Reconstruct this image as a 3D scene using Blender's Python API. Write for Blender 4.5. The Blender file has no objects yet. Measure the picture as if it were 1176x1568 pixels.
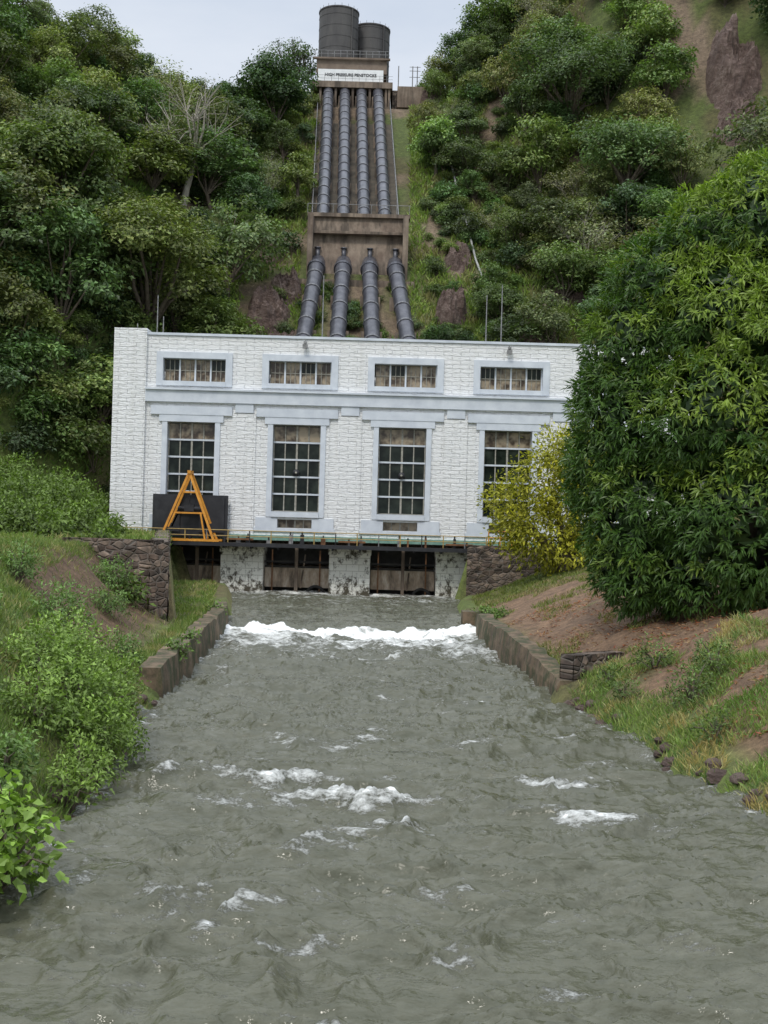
import bpy, math, time, numpy as np
from mathutils import Matrix, Vector
R = np.random.RandomState(7)
scene = bpy.context.scene

# ------------------------------------------------------------------ noise
def _h(ix, iy, s):
    n = np.sin(ix*127.1+iy*311.7+s*74.7)*43758.5453
    return n-np.floor(n)
def vnoise(x, y, s=0):
    ix=np.floor(x); iy=np.floor(y); fx=x-ix; fy=y-iy
    fx=fx*fx*fx*(fx*(fx*6-15)+10); fy=fy*fy*fy*(fy*(fy*6-15)+10)
    a=_h(ix,iy,s); b=_h(ix+1,iy,s); c=_h(ix,iy+1,s); d=_h(ix+1,iy+1,s)
    return (a+(b-a)*fx)*(1-fy)+(c+(d-c)*fx)*fy
def fbm(x, y, o=4, s=0):
    r=0; a=.5; t=0
    for i in range(o):
        r=r+a*vnoise(x,y,s+i*3.3); t+=a; a*=.5; x,y=(x*1.62+y*1.2+5.1),(y*1.62-x*1.2+9.7)
    return r/t
def sst(a,b,x):
    t=np.clip((x-a)/(b-a),0,1); return t*t*(3-2*t)
def unit(v):
    return v/np.maximum(np.linalg.norm(v,axis=-1,keepdims=True),1e-9)

# ------------------------------------------------------------------ materials
class M:
    def __init__(s,name):
        s.m=bpy.data.materials.new(name); s.m.use_nodes=True
        s.t=s.m.node_tree; s.t.nodes.clear()
        s.out=s.n('ShaderNodeOutputMaterial')
        s.p=s.n('ShaderNodeBsdfPrincipled'); s.l(s.p.outputs[0],s.out.inputs[0])
    def n(s,t,**k):
        x=s.t.nodes.new(t)
        for a,b in k.items(): setattr(x,a,b)
        return x
    def l(s,a,b): s.t.links.new(a,b)
    def pos(s,sc=(1,1,1)):
        g=s.n('ShaderNodeNewGeometry'); mp=s.n('ShaderNodeMapping'); mp.inputs['Scale'].default_value=sc
        s.l(g.outputs['Position'],mp.inputs[0]); return mp.outputs[0]
    def wallco(s):
        g=s.n('ShaderNodeNewGeometry'); sp=s.n('ShaderNodeSeparateXYZ'); s.l(g.outputs['Position'],sp.inputs[0])
        ad=s.n('ShaderNodeMath',operation='ADD'); s.l(sp.outputs[0],ad.inputs[0]); s.l(sp.outputs[1],ad.inputs[1])
        c=s.n('ShaderNodeCombineXYZ'); s.l(ad.outputs[0],c.inputs[0]); s.l(sp.outputs[2],c.inputs[1]); return c.outputs[0]
    def noise(s,co,scale,detail=5,rough=.6):
        x=s.n('ShaderNodeTexNoise'); x.inputs['Scale'].default_value=scale; x.inputs['Detail'].default_value=detail
        x.inputs['Roughness'].default_value=rough; s.l(co,x.inputs['Vector']); return x.outputs['Fac']
    def ramp(s,f,st):
        x=s.n('ShaderNodeValToRGB'); e=x.color_ramp.elements
        while len(e)<len(st): e.new(.5)
        for i,(p,c) in enumerate(st):
            c=tuple(c) if isinstance(c,(tuple,list)) else (c,c,c)
            e[i].position=p; e[i].color=c[:3]+(1,)
        s.l(f,x.inputs[0]); return x.outputs[0]
    def mix(s,f,a,b,mode='MIX'):
        x=s.n('ShaderNodeMix',data_type='RGBA',blend_type=mode)
        for v,i in ((f,0),(a,6),(b,7)):
            if hasattr(v,'links'): s.l(v,x.inputs[i])
            else: x.inputs[i].default_value=(v if i==0 else tuple(v)+(1,))
        return x.outputs[2]
    def math(s,op,a,b=0):
        x=s.n('ShaderNodeMath',operation=op)
        for i,v in enumerate((a,b)):
            if hasattr(v,'links'): s.l(v,x.inputs[i])
            else: x.inputs[i].default_value=v
        return x.outputs[0]
    def bump(s,h,strength=.5,dist=.05):
        b=s.n('ShaderNodeBump'); b.inputs['Strength'].default_value=strength; b.inputs['Distance'].default_value=dist
        s.l(h,b.inputs['Height']); s.l(b.outputs[0],s.p.inputs['Normal'])
    def col(s,c):
        if hasattr(c,'links'): s.l(c,s.p.inputs['Base Color'])
        else: s.p.inputs['Base Color'].default_value=tuple(c)+(1,)
    def rough(s,r): s.p.inputs['Roughness'].default_value=r
def simple(name,c1,c2,scale=3,rough=.7,bump=.2,metal=0,detail=5,streak=(1,1,1)):
    m=M(name); n=m.noise(m.pos(streak),scale,detail)
    m.col(m.ramp(n,[(.3,c1),(.7,c2)])); m.rough(rough); m.p.inputs['Metallic'].default_value=metal
    if bump: m.bump(n,bump,.03)
    return m.m

def foliage(name,rough=.5,trans=.25,var=.5,gain=1.6,sat=1.):
    m=M(name); a=m.n('ShaderNodeAttribute',attribute_name='col')
    oi=m.n('ShaderNodeObjectInfo'); hs=m.n('ShaderNodeHueSaturation'); hs.inputs['Saturation'].default_value=sat
    m.l(a.outputs['Color'],hs.inputs['Color'])
    m.l(m.math('ADD',m.math('MULTIPLY',oi.outputs['Random'],.05),.476),hs.inputs['Hue'])
    r2=m.math('FRACT',m.math('MULTIPLY',oi.outputs['Random'],17.3))
    m.l(m.math('MULTIPLY',m.math('ADD',m.math('MULTIPLY',r2,var),1-var*.5),gain),hs.inputs['Value'])
    m.l(hs.outputs[0],m.p.inputs['Base Color']); m.rough(rough)
    m.p.inputs['Specular IOR Level'].default_value=.35
    tr=m.n('ShaderNodeBsdfTranslucent'); m.l(m.mix(1.0,hs.outputs[0],(1.3,1.5,.6),'MULTIPLY'),tr.inputs[0])
    ms=m.n('ShaderNodeMixShader'); ms.inputs[0].default_value=trans
    m.l(m.p.outputs[0],ms.inputs[1]); m.l(tr.outputs[0],ms.inputs[2]); m.l(ms.outputs[0],m.out.inputs[0])
    return m.m
MAT_LEAF=foliage('foliage',gain=1.5); MAT_FOREST=foliage('forest_foliage',gain=1.75,var=.8,sat=.90); MAT_MANGO=foliage('glossy_foliage',.38,.25,0,1.6)
MAT_BARK=simple('bark',(.06,.045,.03),(.16,.13,.1),6,.9,.3,streak=(1,1,.25))
MAT_PALE=simple('pale_bark',(.25,.22,.18),(.42,.39,.33),6,.9,.3,streak=(1,1,.25))

m=M('white_painted_block'); co=m.wallco()
def brick(m,co,w,h,mort,c1,c2,cm):
    b=m.n('ShaderNodeTexBrick'); m.l(co,b.inputs['Vector']); b.inputs['Scale'].default_value=1
    b.inputs['Brick Width'].default_value=w; b.inputs['Row Height'].default_value=h; b.inputs['Mortar Size'].default_value=mort
    b.inputs['Mortar Smooth'].default_value=.8
    for k,c in (('Color1',c1),('Color2',c2),('Mortar',cm)): b.inputs[k].default_value=tuple(c)+(1,)
    return b
dv=m.n('ShaderNodeVectorMath',operation='SCALE'); nn=m.n('ShaderNodeTexNoise'); nn.inputs['Scale'].default_value=2.6; nn.inputs['Detail'].default_value=4; m.l(m.pos(),nn.inputs['Vector'])
m.l(nn.outputs['Color'],dv.inputs[0]); dv.inputs['Scale'].default_value=.20
ad=m.n('ShaderNodeVectorMath',operation='ADD'); m.l(co,ad.inputs[0]); m.l(dv.outputs[0],ad.inputs[1])
b=brick(m,ad.outputs[0],1.1,.27,.026,(.88,.88,.88),(.83,.84,.84),(.66,.67,.69))
st=m.noise(m.pos((2.2,2.2,.10)),1.2,6); cc=m.mix(m.ramp(st,[(.50,0.),(.78,.55)]),b.outputs['Color'],(.50,.49,.44))
fine=m.noise(m.pos((.6,.6,2.2)),5,5,.7)
m.col(m.mix(.4,cc,m.ramp(fine,[(.34,(.60,.62,.63)),(.50,(.90,.90,.89))]))); m.rough(.85)
hh=m.math('ADD',m.math('MULTIPLY',b.outputs['Fac'],-.8),m.math('MULTIPLY',fine,1.8)); m.bump(hh,.8,.07); MAT_WHITE=m.m
MAT_TRIM=simple('pale_blue_render',(.50,.54,.60),(.66,.70,.75),1.2,.7,.1,detail=8)
MAT_FRAME=simple('window_frame_paint',(.20,.19,.16),(.42,.40,.34),5,.6,.1)
m=M('window_glass'); n=m.noise(m.pos((1,1,1)),.9,3); m.col(m.ramp(n,[(.4,(.006,.010,.008)),(.7,(.035,.045,.035))])); m.rough(.2); m.p.inputs['Specular IOR Level'].default_value=.25; MAT_GLASS=m.m
m=M('pane_beige'); n=m.noise(m.pos(),1.6,2); m.col(m.ramp(n,[(.38,(.06,.04,.025)),(.6,(.36,.29,.2))])); m.rough(.3); MAT_BEIGE=m.m
MAT_ROOF=simple('roof_concrete',(.25,.25,.24),(.4,.4,.38),1.5,.9,.2)
m=M('weathered_pier'); b=brick(m,m.wallco(),.8,.42,.03,(.84,.83,.77),(.74,.73,.67),(.5,.48,.42))
st=m.noise(m.pos((1.4,1.4,1)),1.9,8,.75); sz=m.n('ShaderNodeSeparateXYZ'); m.l(m.pos(),sz.inputs[0])
st2=m.math('ADD',st,m.math('MULTIPLY',m.math('ABSOLUTE',m.math('SUBTRACT',sz.outputs[2],1.9)),.07))
m.col(m.mix(m.ramp(st2,[(.54,0.),(.64,1.)]),b.outputs['Color'],(.075,.065,.045))); m.rough(.9); m.bump(st,.5,.05); MAT_PIER=m.m
m=M('stained_concrete'); n=m.noise(m.pos((1,1,.35)),1.3,7,.7); m.col(m.ramp(n,[(.32,(.10,.08,.06)),(.5,(.40,.31,.23)),(.68,(.68,.62,.52))])); m.rough(.9); m.bump(n,.3,.05); MAT_BASEMENT=m.m
MAT_DARK=simple('bay_shade_concrete',(.02,.02,.02),(.06,.055,.05),1.5,.9,.1)  # near-black: the shade inside the tailrace bays is put into the colour
MAT_RUST=simple('rusty_gate_steel',(.10,.045,.02),(.30,.15,.07),2.5,.8,.2)
MAT_BLACK=simple('black_painted_steel',(.010,.010,.013),(.03,.03,.034),2,.5,.05)
MAT_ORANGE=simple('orange_paint',(.50,.20,.02),(.75,.34,.04),4,.5,.1)
MAT_RAIL=simple('ochre_railing_paint',(.30,.20,.06),(.48,.34,.12),5,.6,.1)
MAT_GREEN=simple('green_paint',(.10,.22,.17),(.22,.36,.30),4,.6,.1)
MAT_STEEL=simple('galvanised_steel',(.12,.12,.12),(.3,.3,.3),6,.5,.1)
MAT_TANK=simple('tank_steel',(.045,.043,.045),(.10,.095,.09),.7,.7,.15,streak=(1,1,.2))
m=M('penstock_steel'); n=m.noise(m.pos(),1.5,6); m.col(m.ramp(n,[(.3,(.035,.037,.048)),(.7,(.11,.11,.125))])); m.rough(.36); m.p.inputs['Metallic'].default_value=.15; m.bump(n,.15,.03); MAT_PIPE=m.m
MAT_PIPEBAND=simple('penstock_band',(.04,.04,.045),(.2,.2,.21),4,.45,.1)
m=M('old_concrete'); n=m.noise(m.pos(),.5,8,.7); st=m.noise(m.pos((1.5,1.5,.15)),1,6)
m.col(m.mix(m.ramp(st,[(.42,0.),(.62,.85)]),m.ramp(n,[(.35,(.14,.10,.075)),(.65,(.29,.23,.175))]),(.06,.048,.037))); m.rough(.9); m.bump(n,.4,.1); MAT_CONC=m.m
m=M('stone_masonry'); co=m.wallco(); v1=m.n('ShaderNodeTexVoronoi',feature='DISTANCE_TO_EDGE'); v2=m.n('ShaderNodeTexVoronoi')
mp=m.n('ShaderNodeMapping'); mp.inputs['Scale'].default_value=(2.6,4.0,1); m.l(co,mp.inputs[0])
for v in (v1,v2): m.l(mp.outputs[0],v.inputs['Vector']); v.inputs['Scale'].default_value=1.1
sp=m.n('ShaderNodeSeparateXYZ'); m.l(v2.outputs['Color'],sp.inputs[0])
sc=m.ramp(sp.outputs[0],[(0.,(.05,.04,.035)),(.4,(.11,.08,.065)),(.75,(.22,.17,.14)),(1.,(.15,.12,.10))])
nf=m.noise(m.pos(),3,7); sc=m.mix(.7,sc,m.ramp(nf,[(.35,(.25,.25,.22)),(.7,(1.6,1.5,1.35))]),'MULTIPLY')
m.col(m.mix(m.ramp(v1.outputs[0],[(.01,.9),(.05,0.)]),sc,(.16,.14,.12))); m.rough(.9)
m.bump(m.ramp(v1.outputs[0],[(0.,0.),(.15,1.)]),.8,.08); MAT_STONE=m.m
m=M('mossy_concrete'); n=m.noise(m.pos(),1.1,7,.7); n2=m.noise(m.pos((1,1,.6)),1.7,7,.75)
m.col(m.mix(m.ramp(n2,[(.44,0.),(.58,.95)]),m.ramp(n,[(.35,(.06,.045,.03)),(.65,(.24,.17,.11))]),(.045,.055,.022))); m.rough(.9); m.bump(n,.5,.12); MAT_MOSS=m.m
m=M('rock'); n=m.noise(m.pos((1,1,2)),.7,9,.78); m.col(m.ramp(n,[(.3,(.05,.032,.028)),(.5,(.17,.115,.095)),(.7,(.32,.25,.21))])); m.rough(.9); m.bump(n,1,.6); MAT_ROCK=m.m
m=M('ground_cover'); a=m.n('ShaderNodeAttribute',attribute_name='col'); n=m.noise(m.pos(),2.2,8,.75); n2=m.noise(m.pos(),14,3,.7)
c=m.mix(1.,a.outputs['Color'],m.ramp(n,[(.28,(.35,.35,.35)),(.7,(1.5,1.5,1.4))]),'MULTIPLY')
c=m.mix(.6,c,m.ramp(n2,[(.3,(.5,.5,.5)),(.7,(1.3,1.3,1.3))]),'MULTIPLY'); m.col(c); m.rough(.95); m.bump(n,.8,.15); MAT_GROUND=m.m
m=M('turbid_water'); a=m.n('ShaderNodeAttribute',attribute_name='foam')
n1=m.noise(m.pos((.7,1.4,1)),3.5,4,.55); nf=m.noise(m.pos((.5,1,1)),9,9,.85); nb=m.noise(m.pos((.4,1.1,1)),2.6,6,.7)
f=m.math('ADD',a.outputs['Fac'],m.math('ADD',m.math('MULTIPLY',m.math('SUBTRACT',nf,.5),2.3),m.math('MULTIPLY',m.math('SUBTRACT',nb,.5),1.6))); fm=m.ramp(f,[(.44,0.),(.66,.45),(1.0,1.)])
m.col(m.mix(fm,m.ramp(nb,[(.35,(.078,.080,.052)),(.65,(.125,.125,.090))]),(.86,.87,.84))); m.l(m.math('ADD',m.math('MULTIPLY',fm,.6),.05),m.p.inputs['Roughness']); m.p.inputs['IOR'].default_value=1.33
h=m.math('ADD',n1,m.math('MULTIPLY',fm,.3)); m.bump(h,.8,.10); MAT_WATER=m.m

# ------------------------------------------------------------------ mesh builder (all quads)
class MB:
    def __init__(s): s.v=[];s.q=[];s.m=[];s.c=[];s.s=[];s.n=0
    def add(s,V,Q,mat=0,col=(.1,.1,.1),smooth=False):
        V=np.asarray(V,float).reshape(-1,3); Q=np.asarray(Q,int).reshape(-1,4)
        s.v.append(V); s.q.append(Q+s.n); s.n+=len(V)
        s.m.append(np.full(len(Q),mat)); s.s.append(np.full(len(Q),smooth))
        c=np.asarray(col,float); c=np.tile(c,(len(V),1)) if c.ndim==1 else c
        s.c.append(c)
    def box(s,x0,x1,y0,y1,z0,z1,mat=0):
        V=np.array([[x,y,z] for z in (z0,z1) for x,y in ((x0,y0),(x1,y0),(x1,y1),(x0,y1))],float)
        s.add(V,[[0,3,2,1],[4,5,6,7],[0,1,5,4],[1,2,6,5],[2,3,7,6],[3,0,4,7]],mat)
    def beam(s,a,b,w,mat=0):
        s.tube([a,b],[w*.7071,w*.7071],4,mat,smooth=False,caps=True)
    def tube(s,P,r,k=8,mat=0,smooth=True,caps=False,col=(.1,.1,.1)):
        P=np.asarray(P,float); r=list(np.broadcast_to(r,(len(P),)))
        if caps:
            P=np.vstack([P[:1],P,P[-1:]]); r=[1e-4]+r+[1e-4]
        T=np.gradient(P,axis=0) if not caps else np.vstack([P[2]-P[1],np.gradient(P[1:-1],axis=0),P[-2]-P[-3]])
        T=unit(T); up=np.array([0,0,1.]) if abs(T[0][2])<.9 else np.array([0,1.,0])
        A=unit(np.cross(T,up)); B=np.cross(A,T); th=np.arange(k)/k*2*math.pi+(math.pi/4 if k==4 else 0)
        V=P[:,None]+np.array(r)[:,None,None]*(A[:,None]*np.cos(th)[None,:,None]+B[:,None]*np.sin(th)[None,:,None])
        n=len(P); i=np.arange(n-1)[:,None]*k; j=np.arange(k)[None]; j2=(j+1)%k
        Q=np.stack([i+j,i+j2,i+k+j2,i+k+j],-1).reshape(-1,4); s.add(V.reshape(-1,3),Q,mat,col,smooth)
    def leaves(s,C,D,N,L,W,col,mat=0,fold=.2,droop=0.):
        D=unit(D); S=unit(np.cross(D,N)); N2=np.cross(S,D); L=np.broadcast_to(L,(len(C),))[:,None]; W=np.broadcast_to(W,(len(C),))[:,None]
        mid=C+D*L*.45
        V=np.stack([C,mid+S*W/2+N2*fold*W,C+D*L-np.array([0,0,1])*droop*L,mid-S*W/2+N2*fold*W],1)
        Q=np.arange(len(C)*4).reshape(-1,4); s.add(V.reshape(-1,3),Q,mat,np.repeat(col,4,0))
    def grid(s,X,Y,Z,mat=0,col=(.1,.1,.1),smooth=True):
        n,k=X.shape; i=np.arange(n-1)[:,None]*k; j=np.arange(k-1)[None]
        Q=np.stack([i+j,i+j+1,i+k+j+1,i+k+j],-1).reshape(-1,4); s.add(np.stack([X,Y,Z],-1).reshape(-1,3),Q,mat,col,smooth)
    def mesh(s,name,mats,extra=None):
        V=np.concatenate(s.v); Q=np.concatenate(s.q); me=bpy.data.meshes.new(name)
        me.vertices.add(len(V)); me.vertices.foreach_set('co',V.astype(np.float32).ravel())
        me.loops.add(Q.size); me.loops.foreach_set('vertex_index',Q.astype(np.int32).ravel())
        me.polygons.add(len(Q)); me.polygons.foreach_set('loop_start',np.arange(0,Q.size,4,dtype=np.int32))
        for x in mats: me.materials.append(x)
        me.polygons.foreach_set('material_index',np.concatenate(s.m).astype(np.int32))
        me.polygons.foreach_set('use_smooth',np.concatenate(s.s).astype(bool))
        c=np.concatenate(s.c); at=me.attributes.new('col','FLOAT_COLOR','POINT')
        at.data.foreach_set('color',np.concatenate([c,np.ones((len(c),1))],1).astype(np.float32).ravel())
        if extra is not None:
            for k2,a in extra.items():
                e=me.attributes.new(k2,'FLOAT','POINT'); e.data.foreach_set('value',a.astype(np.float32).ravel())
        me.update(calc_edges=True); return me
    def obj(s,name,mats,parent=None,extra=None):
        o=bpy.data.objects.new(name,s.mesh(name,mats,extra)); scene.collection.objects.link(o)
        if parent: o.parent=parent
        return o
def empty(name):
    e=bpy.data.objects.new(name,None); scene.collection.objects.link(e); return e

# ------------------------------------------------------------------ terrain
YL=[-100,15,23,32,52,70,73,75,80]; XL=[-5.4,-5.2,-5.3,-6.05,-6.9,-9.2,-9.8,-13.4,-13.4]
YR=[-100,10,21,30,35,51,67,75,80]; XR=[9,8,6.9,5.9,5.4,4.3,4.5,5.8,5.8]
fxl=lambda y:np.interp(y,YL,XL); fxr=lambda y:np.interp(y,YR,XR)
def hill(x,y):
    yf=92-np.clip(-20-x,0,26)*1.1-np.clip(x-22,0,26)*.9
    t=y-yf+ (fbm(x/14,y/14,3,5)-.5)*9*sst(9,18,np.abs(x+3))
    z=np.interp(t,[-1,0,5,9,23,52,58,120,400],[-5,3.8,14,19.6,32.6,55.2,56.6,60,70])
    z=z+19*sst(3,24,x)*sst(112,150,y)-3.5*sst(-12,-30,x)*sst(120,150,y)
    return z+(fbm(x/5,y/5,3,9)-.5)*2.4*sst(8,14,np.abs(x+3))*sst(0,8,t)
def hgt(x,y):
    x=np.asarray(x,float); y=np.asarray(y,float)
    xl=fxl(y); xr=fxr(y); s=xl-x; r=x-xr
    ln=np.interp(s,[0,.5,1.5,3,4,7,20],[-.3,.3,1.2,2.5,3.1,3.7,3.9])
    lw=np.interp(s,[0,1.6,2.6,5.0,20],[.78,.82,1.3,3.7,3.9])
    k=sst(30.5,34,y); L=ln*(1-k)+lw*k
    xw=-8.55-(y-47)*.185; L=np.where(y>47,np.where(x>xw,.8,3.75),L)
    rn=np.interp(r,[0,.5,2,4,7,20],[-.2,.3,1.2,2.4,3.3,3.9])
    rw=np.interp(r,[0,.9,1.6,5,9,20],[.55,.6,.85,2.2,3.3,3.9])
    k=sst(33,36,y); Rr=rn*(1-k)+rw*k; Rr=np.where(y>72.6,3.5,Rr)
    nz=(fbm(x/1.7,y/1.7,4,2)-.5)*.5
    z=np.where(s>=0,L+nz*sst(.2,1.5,s),np.where(r>=0,Rr+nz*sst(.3,1.6,r),-1.6))
    z=np.where((y>74.5)&(s>=0),3.55,z); z=np.where(y>79.5,3.55,z)
    return np.maximum(z,hill(x,y))
ys=np.concatenate([np.arange(-120,8,8),np.arange(8,80,.4),np.arange(80,172,1.),np.arange(172,520,24)])
sL=np.concatenate([np.arange(420,60,-24),np.arange(60,24,-1.2),np.arange(24,.1,-.4),[0.0]])
tC=np.linspace(0,1,12)[1:-1]; sR=np.concatenate([[0.0],np.arange(.4,24,.4),np.arange(24,60,1.2),np.arange(60,430,24)])
rows=[]
for y in ys:
    a,b=float(fxl(y)),float(fxr(y)); rows.append(np.concatenate([a-sL,a+(b-a)*tC,b+sR]))
X=np.array(rows); Y=np.repeat(ys[:,None],X.shape[1],1); Z=hgt(X,Y)
s=fxl(Y)-X; r=X-fxr(Y)
Z=np.where((np.abs(s)<1e-6)&(Y>32.5)&(Y<57),-1.6,Z); Z=np.where((np.abs(r)<1e-6)&(Y>35.3)&(Y<53),-1.6,Z)
n=fbm(X/3,Y/3,4,11); n2=fbm(X/.9,Y/.9,3,4)
grass=np.array([.12,.155,.04]); dirt=np.array([.20,.125,.08]); earth=np.array([.13,.09,.05]); rockc=np.array([.19,.14,.10])
w=sst(.5,.62,n)*.6
C=grass*(1-w[...,None])+earth*w[...,None]
k=(sst(.5,1.4,r)*(1-sst(9,14,r))*sst(17,24,Y)*(1-sst(58,66,Y)))*np.where(Y>34,sst(.22,.34,n+.15*n2),sst(.34,.5,n+.15*n2)); k=np.clip(k,0,1)[...,None]; C=C*(1-k)+dirt*k
k=(sst(1.2,2.4,s)*(1-sst(5,6.5,s))*sst(32,35,Y)*(1-sst(47,47.5,Y)))*sst(.3,.4,n); k=k[...,None]; C=C*(1-k)+dirt*.75*k
k=((X>fxl(Y)-12)&(s>0)&(Y>50)&(Y<74))*.3; C=C*(1-k[...,None])+earth*k[...,None]
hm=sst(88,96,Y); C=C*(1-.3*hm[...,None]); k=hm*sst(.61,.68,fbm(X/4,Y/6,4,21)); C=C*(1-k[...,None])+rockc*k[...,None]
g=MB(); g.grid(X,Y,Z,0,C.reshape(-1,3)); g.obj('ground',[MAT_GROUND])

# ------------------------------------------------------------------ water
yw=[-100,-60,-30,-10,0,5,8.]; y=9.
while y<50: yw.append(y); y+=.0034*y
yw+=list(np.arange(50,54,.08)); yw+=list(np.arange(54,79,.18)); yw=np.array(yw)
NX=360; t=np.linspace(0,1,NX)
Xw=np.array([ (fxl(y)-.7)+(fxr(y)-fxl(y)+1.4)*t for y in yw]); Yw=np.repeat(yw[:,None],NX,1)
wx=Xw+1.4*(fbm(Xw/1.6,Yw/1.6,3,31)-.5); wy=Yw+1.6*(fbm(Xw/2,Yw/2,3,32)-.5)
def rid(a,p=1.5):
    a=np.clip(.5+(a-.5)*2.1,0,1); return (1-np.abs(2*a-1))**p
near=1-.35*sst(20,45,Yw)
hw=.16*rid(fbm(wx*.40,wy*.80,2,41))+.12*rid(fbm(wx*.85+wy*.2,wy*1.7,2,43))+.055*rid(fbm(wx*2.0-wy*.5,wy*4.0,2,44))*near+.024*rid(fbm(wx*5,wy*8,2,45),1)*near
swell=.12*np.clip((fbm(wx*.28,wy*.5,2,49)-.5)*3,-1,1)
amp=sst(-10,10,Yw)*(1-.4*sst(53,56,Yw)); Zw=(hw-.17+swell)*amp
foam=np.full_like(Zw,.16)
fn=fbm(Xw*1.1,Yw*1.6,3,51); fn2=fbm(Xw*2.4+3,Yw*4.5,4,57)
P0=[(-.5,21.3,1.7,.30,.24,1.05),(-1.8,23.4,2.2,.28,.18,.85),(-4.1,23.3,.8,.25,.12,.85),(3.6,20.6,1.5,.32,.15,.9),(4.9,25,.9,.45,.14,.9),(.3,20.3,.6,.4,.12,.8),
    (-.9,18.0,.5,.55,.12,.85),(-1.9,15.6,.45,.3,.10,.85),(-.8,12.2,.5,.2,.13,1.0),(-2.6,16.4,1.2,.3,.09,.65),(-.3,19.7,.8,.35,.1,.75),(1.0,16.6,1.,.3,.08,.5),(-1,27,2.4,.4,.08,.6),(3.5,23.5,1.4,.35,.09,.65)]
R2=np.random.RandomState(21)
for q in range(60):
    fy=12+36*R2.rand()**.7; fx=R2.uniform(float(fxl(fy))+.4,float(fxr(fy))-.4); P0.append((fx,fy,R2.uniform(.3,1.3)*(1+fy/50),R2.uniform(.10,.22)*(1+fy/50),R2.uniform(.02,.07),R2.uniform(.3,.68)))
for (fx,fy,sx,sy,h,f) in P0:
    m0=(np.abs(yw-fy)<sy*4+1.0); sl_=slice(int(np.argmax(m0)),int(len(m0)-np.argmax(m0[::-1])))
    Xs=Xw[sl_]; Ys=Yw[sl_]; F2=fn2[sl_]
    yy=fy+.9*(fbm(Xs*.8,Ys*.1+fy,2,61)-.5)*2
    e=np.exp(-((Xs-fx)/sx)**2-((Ys-yy)/sy)**2); Zw[sl_]+=h*e*(.3+1.3*F2); e2=np.exp(-((Xs-fx)/sx)**2-((Ys-yy+.25*sy)/(sy*1.35))**2); foam[sl_]=np.maximum(foam[sl_],f*e2*(.1+1.4*F2))
foam=np.maximum(foam,.32*sst(.26,.36,hw)*amp)
yc=51.3+1.6*(fbm(Xw*.7,Xw*.2,3,71)-.5)+.8*np.exp(-((Xw-4)/1.2)**2)
turb=sst(42,49,Yw)*(1-sst(50,51.8,Yw))
Zw+= .22*sst(50.8,53.2,Yw)+.42*np.exp(-((Yw-yc)/.55)**2)*(1.5*fbm(Xw*1.6,Yw*1.8,4,72)-.25)+.45*turb*(fbm(Xw*1.1,Yw*1.5,4,75)-.45)
foam=np.maximum(foam,1.5*np.exp(-((Yw-yc+.1)/.95)**2)*(.45+.9*fn2))
foam=np.maximum(foam,(.10+.72*sst(40,50.5,Yw))*sst(36,44,Yw)*(1-sst(51.5,53.,Yw))*(.35+1.1*fbm(Xw*.7,Yw*.7,3,88))); foam=np.maximum(foam,.42*sst(54,74,Yw)*(.6+.8*fn)); foam=np.maximum(foam,.75*sst(71,75,Yw)*(.4+1.2*fn2))
edge=np.minimum(Xw-fxl(Yw),fxr(Yw)-Xw); foam=np.maximum(foam,.45*(1-sst(0,.5,edge))*(Yw>20)*(.6+.6*fn))
g=MB(); g.grid(Xw,Yw,Zw,0); g.obj('river_water',[MAT_WATER],extra={'foam':foam})

# ------------------------------------------------------------------ channel walls
def strip_wall(name,f,y0,y1,side,z0,z1,mat,th=.55,batter=.18):
    yy=np.arange(y0,y1+.01,.25); P=[]
    for i,y in enumerate(yy):
        x=float(f(y))+.10*(float(fbm(y*1.3,side*3.,3,4))-.5); zt=z1(y)+.22*(float(fbm(y*.9,side*7.,4,14))-.5); d=side
        P.append([[x+d*(-.22),y,z0],[x+d*(batter*.5-.20)+.08*(float(fbm(y*2,5.,3,6))-.5),y,zt*.5],[x+d*(batter-.22),y,zt],[x+d*th,y,zt+.03*math.sin(i)],[x+d*th,y,z0]])
    P=np.array(P); g=MB(); g.grid(P[:,:,0],P[:,:,1],P[:,:,2],0,smooth=False)
    for E in (P[0],P[-1]): g.add(E,[[0,1,3,4]]); g.add(E[[1,2,3,3]]+np.array([[0,0,0],[0,0,0],[0,0,0],[0,.001,0]]),[[0,1,2,3]])
    return g.obj(name,[mat])
strip_wall('channel_wall',fxl,32.2,57,-1,-1.5,lambda y:.95,MAT_MOSS)
strip_wall('channel_wall',fxr,35,53.5,1,-1.5,lambda y:.5+.5*min(1,(y-35)/8),MAT_MOSS)
g=MB(); g.box(3.7,4.5,53.3,54.4,-1.5,1.0); g.box(3.95,4.4,54.4,56,-1.5,.8); g.obj('weir_abutment',[MAT_MOSS])

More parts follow.
